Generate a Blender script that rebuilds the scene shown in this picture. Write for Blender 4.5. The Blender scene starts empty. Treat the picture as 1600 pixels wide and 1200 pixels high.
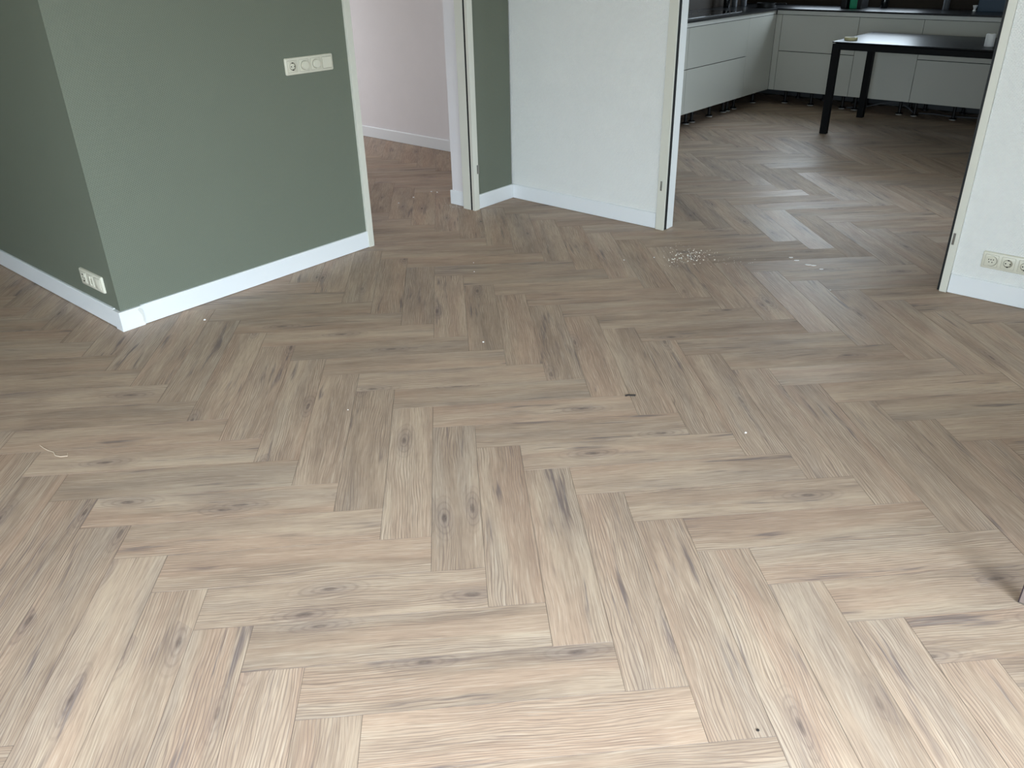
import bpy, bmesh, math, random
from mathutils import Vector, Matrix

random.seed(7)
SC = bpy.context.scene
COL = SC.collection
PI = math.pi

# ------------------------------------------------------------------ camera
CAM = Vector((3.5713824, -4.1753101, 1.5514052))
RM = ((0.770331019405513, 0.6374998510454792, -0.013566888318803195),
      (0.28203123328114676, -0.3597239838667249, -0.8894138737870956),
      (-0.5718815471717709, 0.68131680982348, -0.4569014124035704))   # right, down, forward
FPX, CX, CY = 1249.8, 817.16, 561.23
cam = bpy.data.cameras.new('camera')
cam.sensor_fit = 'HORIZONTAL'
cam.sensor_width = 36.0
cam.lens = FPX * 36.0 / 1600.0
cam.shift_x = -(CX - 800) / 1600.0
cam.shift_y = (CY - 600) / 1600.0
cam.clip_start = 0.02
camo = bpy.data.objects.new('camera', cam)
COL.objects.link(camo)
m = Matrix.Identity(4)
for i in range(3):
    m[i][0] = RM[0][i]
    m[i][1] = -RM[1][i]
    m[i][2] = -RM[2][i]
    m[i][3] = CAM[i]
camo.matrix_world = m
SC.camera = camo

# ------------------------------------------------------------------ view, world, daylight
SC.view_settings.view_transform = 'Standard'
SC.view_settings.look = 'None'
SC.view_settings.gamma = 1.0
SC.view_settings.use_curve_mapping = False
SC.view_settings.exposure = 0.07

WORLD = 1.2
w = bpy.data.worlds.new('overcast_sky')
SC.world = w
w.use_nodes = True
nt = w.node_tree
nt.nodes.clear()
tc = nt.nodes.new('ShaderNodeTexCoord')
sx = nt.nodes.new('ShaderNodeSeparateXYZ')
rp = nt.nodes.new('ShaderNodeValToRGB')
mr = nt.nodes.new('ShaderNodeMapRange')
mr.inputs['From Min'].default_value = -1
mr.inputs['From Max'].default_value = 1
bg = nt.nodes.new('ShaderNodeBackground')
wo = nt.nodes.new('ShaderNodeOutputWorld')
e = rp.color_ramp.elements
e[0].position = 0.46; e[0].color = (0.10, 0.13, 0.07, 1)
e[1].position = 1.0; e[1].color = (0.80, 0.93, 1.12, 1)
k = e.new(0.50); k.color = (0.30, 0.36, 0.26, 1)
k = e.new(0.56); k.color = (0.62, 0.70, 0.72, 1)
k = e.new(0.68); k.color = (0.80, 0.92, 1.08, 1)
nt.links.new(tc.outputs['Generated'], sx.inputs[0])
nt.links.new(sx.outputs['Z'], mr.inputs['Value'])
nt.links.new(mr.outputs[0], rp.inputs[0])
nt.links.new(rp.outputs[0], bg.inputs[0])
bg.inputs[1].default_value = WORLD
nt.links.new(bg.outputs[0], wo.inputs[0])


def daylight(name, loc, rot, sxx, syy, watts, col=(0.75, 0.89, 1.0), spread=PI):
    l = bpy.data.lights.new(name, 'AREA')
    l.shape = 'RECTANGLE'
    l.size = sxx
    l.size_y = syy
    l.energy = watts
    l.color = col
    l.spread = spread
    o = bpy.data.objects.new(name, l)
    o.location = loc
    o.rotation_euler = rot
    COL.objects.link(o)
    return o


EX, SY, WX = 5.4, -6.6, -3.6           # room limits: east, south, west
# light faces -Z locally; rot Y +90 -> looks to -X
E_Y0, E_Y1, E_Z0, E_Z1 = -6.3, -2.9, 0.06, 2.35
S_X0, S_X1, S_Z0, S_Z1 = 2.0, 5.2, 0.06, 2.35
daylight('daylight_east', (EX + 0.10, (E_Y0 + E_Y1) / 2, (E_Z0 + E_Z1) / 2), (0, math.radians(90 - 45), 0),
         E_Z1 - E_Z0, E_Y1 - E_Y0, 222, spread=math.radians(116))
daylight('daylight_south', ((S_X0 + S_X1) / 2, SY - 0.10, (S_Z0 + S_Z1) / 2), (math.radians(90 - 38), 0, 0),
         S_X1 - S_X0, S_Z1 - S_Z0, 186, spread=math.radians(150))
daylight('daylight_kitchen', (0.35, 5.22, 1.60), (math.radians(-90 + 6), 0, 0), 1.3, 0.85, 34)
K3Y0, K3Y1 = 0.45, 2.05                # unseen opening added in the kitchen's right wall for the fill lamp
daylight('kitchen_right_fill', (4.02, (K3Y0 + K3Y1) / 2, 1.15), (0, math.radians(82), math.radians(-2)), 2.0, 1.5, 17, spread=math.radians(70))  # added fill lamp that brightens the left cabinet run, no known source
daylight('daylight_hall', (-3.9, -0.25, 1.05), (0, math.radians(-90 + 10), 0), 1.5, 0.9, 23, (0.96, 0.98, 1.0))

# ------------------------------------------------------------------ materials


def srgb(r, g, b):
    f = lambda c: (c / 255 / 12.92) if c / 255 <= 0.04045 else ((c / 255 + 0.055) / 1.055) ** 2.4
    return (f(r), f(g), f(b), 1)


class N:
    def __init__(s, name):
        s.m = bpy.data.materials.new(name)
        s.m.use_nodes = True
        s.t = s.m.node_tree
        s.t.nodes.clear()
        s.o = s.t.nodes.new('ShaderNodeOutputMaterial')
        s.b = s.t.nodes.new('ShaderNodeBsdfPrincipled')
        s.t.links.new(s.b.outputs[0], s.o.inputs[0])

    def n(s, typ, **kw):
        x = s.t.nodes.new('ShaderNode' + typ)
        for k_, v in kw.items():
            setattr(x, k_, v)
        return x

    def l(s, a, b):
        s.t.links.new(a, b)

    def val(s, sock, v):
        if hasattr(v, 'is_output'):
            s.l(v, sock)
        else:
            sock.default_value = v

    def math(s, op, a, b=0.0, c=None, clamp=False):
        x = s.n('Math', operation=op, use_clamp=clamp)
        s.val(x.inputs[0], a)
        s.val(x.inputs[1], b)
        if c is not None:
            s.val(x.inputs[2], c)
        return x.outputs[0]

    def vmath(s, op, a, b):
        x = s.n('VectorMath', operation=op)
        s.val(x.inputs[0], a)
        s.val(x.inputs[1], b)
        return x.outputs[0]

    def noise(s, vec, scale=1.0, detail=2.0, rough=0.5, dist=0.0):
        x = s.n('TexNoise')
        s.val(x.inputs['Vector'], vec)
        x.inputs['Scale'].default_value = scale
        x.inputs['Detail'].default_value = detail
        x.inputs['Roughness'].default_value = rough
        x.inputs['Distortion'].default_value = dist
        return x.outputs['Fac']

    def ramp(s, fac, stops):
        x = s.n('ValToRGB')
        el = x.color_ramp.elements
        el[0].position, el[0].color = stops[0]
        el[1].position, el[1].color = stops[-1]
        for p, c in stops[1:-1]:
            k_ = el.new(p)
            k_.color = c
        s.val(x.inputs[0], fac)
        return x.outputs[0]

    def smooth(s, v, a, b):
        x = s.n('MapRange', interpolation_type='SMOOTHSTEP')
        s.val(x.inputs['Value'], v)
        x.inputs['From Min'].default_value = a
        x.inputs['From Max'].default_value = b
        return x.outputs[0]

    def mix(s, fac, a, b, blend='MIX'):
        x = s.n('Mix', data_type='RGBA', blend_type=blend)
        s.val(x.inputs[0], fac)
        s.val(x.inputs[6], a)
        s.val(x.inputs[7], b)
        return x.outputs[2]

    def bump(s, h, strength, dist):
        x = s.n('Bump')
        x.inputs['Strength'].default_value = strength
        x.inputs['Distance'].default_value = dist
        s.l(h, x.inputs['Height'])
        s.l(x.outputs[0], s.b.inputs['Normal'])

    def base(s, col, rough=0.5, spec=0.5, metal=0.0, coat=0.0):
        s.val(s.b.inputs['Base Color'], col)
        s.val(s.b.inputs['Roughness'], rough)
        s.b.inputs['Specular IOR Level'].default_value = spec
        s.b.inputs['Metallic'].default_value = metal
        s.b.inputs['Coat Weight'].default_value = coat
        return s


def plain(name, col, rough=0.5, spec=0.5, metal=0.0, var=0.03, coat=0.0):
    """painted / moulded surface: colour with faint procedural unevenness"""
    a = N(name)
    c = a.n('TexCoord').outputs['Object']
    f = a.noise(c, 6.0, 3.0, 0.6)
    lo = tuple(x * (1 - var) for x in col[:3]) + (1,)
    hi = tuple(min(1, x * (1 + var)) for x in col[:3]) + (1,)
    a.base(a.mix(f, lo, hi), rough, spec, metal, coat)
    return a.m


def wallpaper(name, col, strength=0.35):
    """painted glass-fibre wallpaper: fine diagonal woven relief"""
    a = N(name)
    c = a.n('TexCoord').outputs['Object']
    sp = a.n('SeparateXYZ')
    a.l(c, sp.inputs[0])
    h = a.math('ADD', sp.outputs['X'], sp.outputs['Y'])
    z = sp.outputs['Z']
    u = a.math('SINE', a.math('MULTIPLY', a.math('ADD', h, z), 560.0))
    v = a.math('SINE', a.math('MULTIPLY', a.math('SUBTRACT', h, a.math('MULTIPLY', z, 0.55)), 560.0))
    wv = a.math('MULTIPLY', a.math('ADD', u, 1.0), a.math('ADD', v, 1.0))
    f = a.noise(c, 2.2, 4.0, 0.6)
    pm = a.noise(c, 60.0, 2.0, 0.6)
    wv2 = a.math('MULTIPLY', wv, a.math('ADD', pm, 0.4))
    lo = tuple(x * 0.97 for x in col[:3]) + (1,)
    hi = tuple(min(1, x * 1.03) for x in col[:3]) + (1,)
    a.base(a.mix(f, lo, hi), 0.62, 0.35)
    a.bump(wv2, strength, 0.0006)
    return a.m


def oak():
    a = N('oak_vinyl_plank')
    uv = a.n('UVMap', uv_map='plank')
    info = a.n('ObjectInfo')
    at = a.n('Attribute', attribute_name='seed')
    r = a.math('FRACT', a.math('ADD', a.math('MULTIPLY', info.outputs['Random'], 7.31), at.outputs['Fac']))
    off = a.n('CombineXYZ')
    a.l(a.math('MULTIPLY', r, 193.0), off.inputs[0])
    a.l(a.math('MULTIPLY', r, 71.0), off.inputs[1])
    a.l(a.math('MULTIPLY', r, 37.0), off.inputs[2])
    p = a.vmath('ADD', uv.outputs[0], off.outputs[0])
    # slow warp so that lines wander along the board
    wob = a.noise(a.vmath('MULTIPLY', p, (2.2, 7.0, 1)), 1.0, 2.0, 0.5)
    sepp = a.n('SeparateXYZ')
    a.l(p, sepp.inputs[0])
    yy = a.math('ADD', sepp.outputs[1], a.math('MULTIPLY', a.math('SUBTRACT', wob, 0.5), 0.045))
    cw = a.n('CombineXYZ')
    a.l(sepp.outputs[0], cw.inputs[0])
    a.l(yy, cw.inputs[1])
    a.l(sepp.outputs[2], cw.inputs[2])
    q = cw.outputs[0]
    s1 = a.noise(a.vmath('MULTIPLY', q, (1.2, 13.0, 1)), 1.0, 2.0, 0.5)
    s2 = a.noise(a.vmath('MULTIPLY', q, (3.0, 52.0, 1)), 1.0, 3.0, 0.6)
    s3 = a.noise(a.vmath('MULTIPLY', p, (3.4, 9.0, 1)), 1.0, 3.0, 0.6)
    t = a.math('ADD', a.math('MULTIPLY', s1, 0.45), a.math('ADD', a.math('MULTIPLY', s2, 0.25), a.math('MULTIPLY', s3, 0.30)))
    col = a.ramp(t, [(0.32, srgb(142, 123, 109)), (0.43, srgb(165, 144, 126)), (0.50, srgb(177, 155, 136)),
                     (0.58, srgb(185, 164, 144)), (0.70, srgb(195, 175, 156))])
    # rosy / grey drift between lamellae
    hue = a.noise(a.vmath('MULTIPLY', q, (0.8, 10.0, 1)), 1.0, 1.0, 0.5)
    col = a.mix(a.math('MULTIPLY', a.smooth(hue, 0.50, 0.66), 0.50), col, srgb(176, 147, 127))
    col = a.mix(a.math('MULTIPLY', a.smooth(hue, 0.47, 0.30), 0.30), col, srgb(166, 154, 142))
    # cathedral rings
    gate0 = a.noise(a.vmath('MULTIPLY', p, (2.1, 7.0, 5.0)), 1.0, 1.0, 0.5)
    wv = a.n('TexWave', wave_type='BANDS', bands_direction='Y', wave_profile='SIN')
    a.l(a.vmath('MULTIPLY', q, (1.5, 9.0, 1)), wv.inputs['Vector'])
    wv.inputs['Scale'].default_value = 4.6
    wv.inputs['Distortion'].default_value = 9.0
    wv.inputs['Detail'].default_value = 1.5
    wv.inputs['Detail Scale'].default_value = 0.8
    ring = a.math('MULTIPLY', a.smooth(wv.outputs['Fac'], 0.60, 1.0), a.smooth(gate0, 0.42, 0.56))
    col = a.mix(a.math('MULTIPLY', ring, 0.62), col, srgb(126, 107, 97))
    # dark mineral streaks
    st = a.noise(a.vmath('MULTIPLY', q, (3.2, 42.0, 1)), 1.0, 3.0, 0.62)
    gate = a.noise(a.vmath('MULTIPLY', p, (2.6, 9.0, 1)), 1.0, 1.0, 0.5)
    dk = a.math('MULTIPLY', a.smooth(st, 0.52, 0.70), a.smooth(gate, 0.50, 0.64))
    col = a.mix(a.math('MULTIPLY', dk, 0.90), col, srgb(114, 101, 98))
    # knots: dark core inside a grey smear
    vo = a.n('TexVoronoi', feature='F1', distance='EUCLIDEAN', voronoi_dimensions='2D')
    a.l(a.vmath('MULTIPLY', q, (2.6, 8.5, 1)), vo.inputs['Vector'])
    vo.inputs['Scale'].default_value = 1.0
    csep = a.n('SeparateXYZ')
    a.l(vo.outputs['Color'], csep.inputs[0])
    pick = a.smooth(csep.outputs[0], 0.76, 0.80)
    mott = a.math('ADD', a.noise(a.vmath('MULTIPLY', p, (45, 80, 1)), 1.0, 2.0, 0.6), 0.15)
    halo = a.math('MULTIPLY', a.math('MULTIPLY', a.smooth(vo.outputs['Distance'], 0.34, 0.05), pick), mott)
    col = a.mix(a.math('MULTIPLY', halo, 0.55), col, srgb(128, 114, 110))
    kr = a.math('SINE', a.math('ADD', a.math('MULTIPLY', vo.outputs['Distance'], 75.0), a.math('MULTIPLY', wob, 9.0)))
    kr = a.math('MULTIPLY', a.math('MULTIPLY', a.smooth(kr, 0.1, 1.0), pick), a.smooth(vo.outputs['Distance'], 0.42, 0.12))
    col = a.mix(a.math('MULTIPLY', kr, 0.32), col, srgb(118, 101, 92))
    core = a.math('MULTIPLY', a.math('MULTIPLY', a.smooth(vo.outputs['Distance'], 0.085, 0.02), pick), mott)
    col = a.mix(a.math('MULTIPLY', core, 0.95), col, srgb(88, 75, 72))
    # fine pores
    g1 = a.noise(a.vmath('MULTIPLY', q, (8.0, 330.0, 1)), 1.0, 2.0, 0.65)
    g2 = a.noise(a.vmath('MULTIPLY', q, (20.0, 640.0, 1)), 1.0, 1.0, 0.5)
    g = a.math('MULTIPLY', a.smooth(g1, 0.49, 0.64), 0.29)
    g = a.math('ADD', g, a.math('MULTIPLY', a.smooth(g2, 0.52, 0.68), 0.22))
    col = a.mix(g, col, srgb(116, 98, 87))
    gl = a.smooth(g1, 0.45, 0.32)
    col = a.mix(a.math('MULTIPLY', gl, 0.24), col, srgb(216, 203, 186))
    # board to board brightness
    tone = a.math('ADD', a.math('MULTIPLY', a.math('FRACT', a.math('MULTIPLY', r, 17.7)), 0.14), 0.96)
    hsv = a.n('HueSaturation')
    a.l(tone, hsv.inputs['Value'])
    hsv.inputs['Saturation'].default_value = 1.03
    a.l(col, hsv.inputs['Color'])
    # dark pressed bevel along the board edges
    us = a.n('SeparateXYZ')
    a.l(uv.outputs[0], us.inputs[0])
    ex = a.math('SUBTRACT', 0.381, a.math('ABSOLUTE', us.outputs[0]))
    ey = a.math('SUBTRACT', 0.0762, a.math('ABSOLUTE', us.outputs[1]))
    ed = a.smooth(a.math('MINIMUM', ex, ey), 0.0017, 0.0005)
    fin = a.mix(a.math('MULTIPLY', ed, 0.55), hsv.outputs[0], srgb(112, 97, 87))
    rgh = a.math('ADD', a.math('MULTIPLY', a.math('FRACT', a.math('MULTIPLY', r, 5.3)), 0.16), 0.35)
    a.base(fin, a.math('ADD', a.math('MULTIPLY', g1, 0.12), rgh), 0.30)
    a.bump(a.math('SUBTRACT', 1.0, g), 0.25, 0.0006)
    return a.m


M = {}
M['oak'] = oak()
M['gap'] = plain('floor_joint', srgb(92, 78, 66), 0.8)
M['green'] = wallpaper('sage_green_wallpaper', srgb(112, 118, 105), 0.25)
M['white_paper'] = wallpaper('white_wallpaper', srgb(236, 237, 235), 0.8)
M['hall_white'] = plain('hall_white_plaster', srgb(230, 226, 228), 0.7, 0.3)
M['ceiling'] = plain('ceiling_warm_bounce', srgb(212, 210, 194), 0.8, 0.3)  # warm tint put in to colour the light bounced onto upper walls
M['skirting'] = plain('white_lacquered_skirting', srgb(234, 237, 240), 0.38, 0.5, var=0.01)
M['filler'] = plain('smeared_filler', srgb(216, 216, 212), 0.8)
M['frame'] = plain('cream_door_frame', srgb(218, 217, 206), 0.35, 0.5, var=0.015)
M['frame_white'] = plain('white_door_frame', srgb(236, 238, 238), 0.35, 0.5, var=0.015)
M['rubber'] = plain('black_rubber_seal', srgb(20, 21, 24), 0.6, 0.4)
M['steel'] = plain('brushed_steel', srgb(150, 148, 142), 0.35, 0.5, 1.0)
M['dark_steel'] = plain('dark_steel', srgb(84, 80, 74), 0.4, 0.5, 0.8)
M['cream'] = plain('cream_plastic', srgb(216, 213, 197), 0.35, 0.5, var=0.01)
M['cream_dark'] = plain('cream_plastic_groove_shade', srgb(150, 146, 130), 0.5, 0.4)  # joints and recesses, also the painted shade beside the telephone disc
M['hole'] = plain('socket_hole', srgb(30, 28, 26), 0.7, 0.3)
M['front'] = plain('white_gloss_front', srgb(196, 196, 188), 0.12, 0.5, var=0.01)
M['rail'] = plain('white_grip_rail', srgb(214, 214, 208), 0.3, 0.5, var=0.01)
M['carcass'] = plain('dark_cabinet_carcass', srgb(24, 25, 28), 0.7, 0.3)
M['worktop'] = plain('black_stone_worktop', srgb(22, 23, 26), 0.28, 0.35, var=0.15)
M['hob'] = plain('black_hob_glass', srgb(20, 20, 22), 0.06, 0.5)
M['back'] = plain('dark_brown_splashback', srgb(44, 36, 28), 0.6, 0.2, var=0.2)
M['black_plastic'] = plain('black_plastic', srgb(20, 20, 22), 0.45, 0.4)
M['pad'] = plain('pale_foot_pad', srgb(190, 188, 184), 0.7)
M['table_black'] = plain('black_lacquered_table', srgb(9, 10, 12), 0.6, 0.15)
M['table_top'] = plain('black_satin_table_top', srgb(14, 16, 19), 0.34, 0.14, var=0.08)
M['tape'] = plain('masking_tape_yellow', srgb(206, 196, 150), 0.7)
M['white_matt'] = plain('white_paper_matt', srgb(246, 246, 246), 0.8)
M['crumb'] = plain('plaster_crumb', srgb(246, 242, 232), 0.9)
M['chip'] = plain('white_paint_chip', srgb(250, 246, 246), 0.7)
M['dirt'] = plain('dark_dirt', srgb(38, 32, 28), 0.8)
M['thread'] = plain('pale_thread', srgb(206, 190, 170), 0.9)
M['green_glass'] = plain('green_plastic', srgb(40, 150, 110), 0.25, 0.5)
M['blue'] = plain('dark_blue_plastic', srgb(36, 62, 84), 0.4, 0.5)
M['tool'] = plain('brown_grey_metal', srgb(150, 136, 130), 0.4, 0.5, 0.6)
M['tool_edge'] = plain('dark_metal_edge', srgb(62, 50, 54), 0.5, 0.4, 0.5)
M['cable'] = plain('grey_cable', srgb(80, 82, 86), 0.6)
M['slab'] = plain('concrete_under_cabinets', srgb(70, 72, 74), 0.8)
M['lawn'] = plain('lawn', srgb(78, 96, 52), 0.9, 0.2, var=0.2)
M['opal'] = plain('window_frame_white', srgb(235, 236, 236), 0.4)

# ------------------------------------------------------------------ mesh helpers


class MB:
    def __init__(s):
        s.v, s.f = [], []

    def box(s, x0, x1, y0, y1, z0, z1, c=0.0):
        if c <= 0:
            b = len(s.v)
            s.v += [(x, y, z) for z in (z0, z1) for y in (y0, y1) for x in (x0, x1)]
            s.f += [tuple(b + i for i in q) for q in
                    ((0, 2, 3, 1), (4, 5, 7, 6), (0, 1, 5, 4), (2, 6, 7, 3), (0, 4, 6, 2), (1, 3, 7, 5))]
        else:
            bm = bmesh.new()
            bmesh.ops.create_cube(bm, size=1.0)
            for v in bm.verts:
                v.co = Vector(((x0 + x1) / 2 + v.co.x * (x1 - x0), (y0 + y1) / 2 + v.co.y * (y1 - y0),
                               (z0 + z1) / 2 + v.co.z * (z1 - z0)))
            bmesh.ops.bevel(bm, geom=bm.edges[:], offset=c, segments=2, profile=0.7, affect='EDGES')
            s.add_bm(bm)
        return s

    def add_bm(s, bm):
        b = len(s.v)
        bm.verts.index_update()
        s.v += [tuple(v.co) for v in bm.verts]
        s.f += [tuple(b + v.index for v in f.verts) for f in bm.faces]
        bm.free()

    def prism(s, pts, a0, a1, axis='Z'):
        """extrude a 2-D outline along an axis; X: pts=(y,z)  Y: pts=(x,z)  Z: pts=(x,y)"""
        n = len(pts)
        b = len(s.v)
        for a in (a0, a1):
            for p_ in pts:
                s.v.append({'Z': (p_[0], p_[1], a), 'Y': (p_[0], a, p_[1]), 'X': (a, p_[0], p_[1])}[axis])
        s.f.append(tuple(b + i for i in range(n))[::-1])
        s.f.append(tuple(b + n + i for i in range(n)))
        for i in range(n):
            j = (i + 1) % n
            s.f.append((b + i, b + j, b + n + j, b + n + i))
        return s

    def lathe(s, prof, seg=24, axis='Z', at=(0, 0, 0), sx_=1.0, sz_=1.0):
        """profile [(r, h)] spun about axis"""
        b = len(s.v)
        for r, h in prof:
            for i in range(seg):
                t = 2 * PI * i / seg
                c, d = r * math.cos(t) * sx_, r * math.sin(t) * sz_
                if axis == 'Z':
                    s.v.append((at[0] + c, at[1] + d, at[2] + h))
                elif axis == 'Y':
                    s.v.append((at[0] + c, at[1] + h, at[2] + d))
                else:
                    s.v.append((at[0] + h, at[1] + c, at[2] + d))
        for k_ in range(len(prof) - 1):
            for i in range(seg):
                j = (i + 1) % seg
                s.f.append((b + k_ * seg + i, b + k_ * seg + j, b + (k_ + 1) * seg + j, b + (k_ + 1) * seg + i))
        return s

    def tube(s, pts, r, seg=8):
        pts = [Vector(p_) for p_ in pts]
        b = len(s.v)
        for i, p_ in enumerate(pts):
            d = (pts[min(i + 1, len(pts) - 1)] - pts[max(i - 1, 0)]).normalized()
            a_ = d.cross(Vector((0, 0, 1)))
            if a_.length < 1e-3:
                a_ = Vector((1, 0, 0))
            a_.normalize()
            c = d.cross(a_)
            for k_ in range(seg):
                t = 2 * PI * k_ / seg
                s.v.append(tuple(p_ + a_ * (r * math.cos(t)) + c * (r * math.sin(t))))
        for i in range(len(pts) - 1):
            for k_ in range(seg):
                j = (k_ + 1) % seg
                s.f.append((b + i * seg + k_, b + i * seg + j, b + (i + 1) * seg + j, b + (i + 1) * seg + k_))
        s.f.append(tuple(b + k_ for k_ in range(seg)))
        s.f.append(tuple(b + (len(pts) - 1) * seg + k_ for k_ in range(seg))[::-1])
        return s

    def blob(s, c, r, squash=0.6, jag=0.35, rnd=random):
        bm = bmesh.new()
        bmesh.ops.create_icosphere(bm, subdivisions=1, radius=1.0)
        for v in bm.verts:
            k_ = 1 + rnd.uniform(-jag, jag)
            v.co = Vector((c[0] + v.co.x * r * k_, c[1] + v.co.y * r * k_, c[2] + (v.co.z + 1) * r * squash))
        s.add_bm(bm)
        return s

    def mesh(s, name, mat, smooth=False):
        me = bpy.data.meshes.new(name)
        me.from_pydata(s.v, [], s.f)
        bm = bmesh.new()
        bm.from_mesh(me)
        bmesh.ops.recalc_face_normals(bm, faces=bm.faces[:])
        bm.to_mesh(me)
        bm.free()
        me.materials.append(mat)
        if smooth:
            me.polygons.foreach_set('use_smooth', [True] * len(me.polygons))
            me.set_sharp_from_angle(angle=math.radians(35))
        me.update()
        return me

    def build(s, name, mat, parent=None, smooth=False):
        o = bpy.data.objects.new(name, s.mesh(name, mat, smooth))
        COL.objects.link(o)
        if parent is not None:
            o.parent = parent
        return o


def tag(o, label=None, cat=None, group=None, kind=None):
    if label:
        o['label'] = label
    if cat:
        o['category'] = cat
    if group:
        o['group'] = group
    if kind:
        o['kind'] = kind
    return o


def empty(name, loc=(0, 0, 0), rz=0.0):
    o = bpy.data.objects.new(name, None)
    o.empty_display_size = 0.1
    o.location = loc
    o.rotation_euler = (0, 0, rz)
    COL.objects.link(o)
    return o


def struct(mb, name, mat, label, cat, smooth=False):
    return tag(mb.build(name, mat, None, smooth), label, cat, None, 'structure')


def box(*a, **k_):
    return MB().box(*a, **k_)


# ------------------------------------------------------------------ the shell
H = 2.60
T = 0.235                                # inner wall thickness
G = -0.012                               # wall face behind the skirting front
YC = -2.786                              # skirting front of the left wall
D1A, D1B = -1.270, -0.400                # door 1 opening (along y)
D2A, D2B = 1.222, 2.786                  # door 2 opening (along x)
HALL_Y = 0.755
XF, YF = -0.20, 4.55                     # kitchen front planes

floor = struct(box(-4.2, EX + 0.2, SY - 0.2, 5.45, -0.10, -0.0035), 'floor', M['gap'],
               'taupe oak look floor of herringbone planks running through all rooms', 'floor')

struct(box(WX, -T, YC - G, YC + 0.10, 0, H), 'wall_left', M['green'],
       'shaded sage green wall left of the projecting corner, low socket near its end', 'wall')
struct(box(-T, G, YC - G, -1.305, 0, H), 'wall_center', M['green'],
       'big sage green wall between projecting corner and hall doorway, four gang switch plate', 'wall')
struct(box(-T, G, -0.352, -G * 0, 0, H), 'wall_alcove', M['green'],
       'narrow sage green wall strip right of the hall doorway', 'wall')
wb = MB().box(-T - 0.0, 1.150, -G, 0.10, 0, H)
struct(wb, 'wall_back', M['white_paper'], 'white woven paper wall between hall doorway and kitchen doorway', 'wall')
struct(box(2.823, EX + 0.2, -G, 0.10, 0, H), 'wall_right', M['white_paper'],
       'white woven paper wall right of the kitchen doorway with low sockets', 'wall')
struct(box(-T, G, -1.305, -0.352, 2.16, H), 'trim_1', M['green'], 'wall piece above the hall doorway', 'wall')
struct(box(1.150, 2.823, -G, 0.10, 2.16, H), 'trim_2', M['white_paper'], 'wall piece above the kitchen doorway', 'wall')
struct(box(-4.2, EX + 0.2, SY - 0.2, 5.45, H, H + 0.12), 'ceiling', M['ceiling'], 'unseen ceiling above all rooms, tinted to warm the bounced light', 'ceiling')
# east wall with a glazed garden opening
ew = MB()
ew.box(EX, EX + 0.25, SY - 0.2, E_Y0, 0, H).box(EX, EX + 0.25, E_Y1, 0.1, 0, H)
ew.box(EX, EX + 0.25, E_Y0, E_Y1, E_Z1, H).box(EX, EX + 0.25, E_Y0, E_Y1, 0, E_Z0)
struct(ew, 'wall_east', M['white_paper'], 'white window wall on the right behind the camera', 'wall')
sw = MB()
sw.box(WX - 0.2, S_X0, SY - 0.25, SY, 0, H).box(S_X1, EX + 0.2, SY - 0.25, SY, 0, H)
sw.box(S_X0, S_X1, SY - 0.25, SY, S_Z1, H).box(S_X0, S_X1, SY - 0.25, SY, 0, S_Z0)
struct(sw, 'wall_south', M['white_paper'], 'white window wall behind the camera', 'wall')
struct(box(WX - 0.2, WX, SY, YC + 0.1, 0, H), 'wall_west', M['green'], 'sage green wall at far left end of the living room', 'wall')
# hall
struct(box(-4.2, -T, HALL_Y + 0.012, HALL_Y + 0.12, 0, H), 'wall_hall', M['hall_white'],
       'pinkish white hall wall seen through the left doorway', 'wall')
hs = MB().box(-4.2, -T, -1.75, -1.64, 0, H).box(-4.2, -4.1, -1.64, -0.75, 0, H).box(-4.2, -4.1, 0.25, HALL_Y, 0, H)
hs.box(-4.2, -4.1, -0.75, 0.25, 0, 0.35).box(-4.2, -4.1, -0.75, 0.25, 2.15, H)
struct(hs, 'wall_hall_side', M['hall_white'], 'white hall walls beyond the left doorway out of view', 'wall')
struct(box(-T - 0.001, -0.118, -0.357, -0.342, 0, H), 'trim_3', M['hall_white'],
       'white plastered wall reveal behind the hall door frame', 'wall reveal')
struct(box(-T - 0.001, -T + 0.012, -0.342, HALL_Y, 0, H), 'trim_4', M['hall_white'], 'white hall side of the short wall', 'wall')
# kitchen
KX0, KY1, KX1 = -0.83, 5.18, 3.9
struct(MB().box(KX0 - 0.1, KX0, HALL_Y + 0.12, KY1 + 0.1, 0, H).box(-T + 0.012, -0.13, 0.10, HALL_Y + 0.12, 0, H), 'wall_kitchen_left', M['back'], 'kitchen wall behind the left cabinet run', 'wall')
kb = MB()
kb.box(KX0, -0.35, KY1, KY1 + 0.1, 0, H).box(1.05, KX1, KY1, KY1 + 0.1, 0, H)
kb.box(-0.35, 1.05, KY1, KY1 + 0.1, 0, 1.12).box(-0.35, 1.05, KY1, KY1 + 0.1, 2.25, H)
struct(kb, 'wall_kitchen_back', M['back'], 'dark brown kitchen wall above the back worktop', 'wall')
struct(MB().box(KX1, KX1 + 0.1, 0.10, K3Y0, 0, H).box(KX1, KX1 + 0.1, K3Y1, KY1 + 0.1, 0, H).box(KX1, KX1 + 0.1, K3Y0, K3Y1, 2.2, H), 'wall_kitchen_right', M['white_paper'], 'kitchen wall on the right out of view', 'wall')
# lawn outside
tag(box(-12, 30, -30, 20, -0.30, -0.20).build('lawn', M['lawn']), 'green lawn outside the windows, out of view', 'lawn', None, 'structure')


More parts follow.
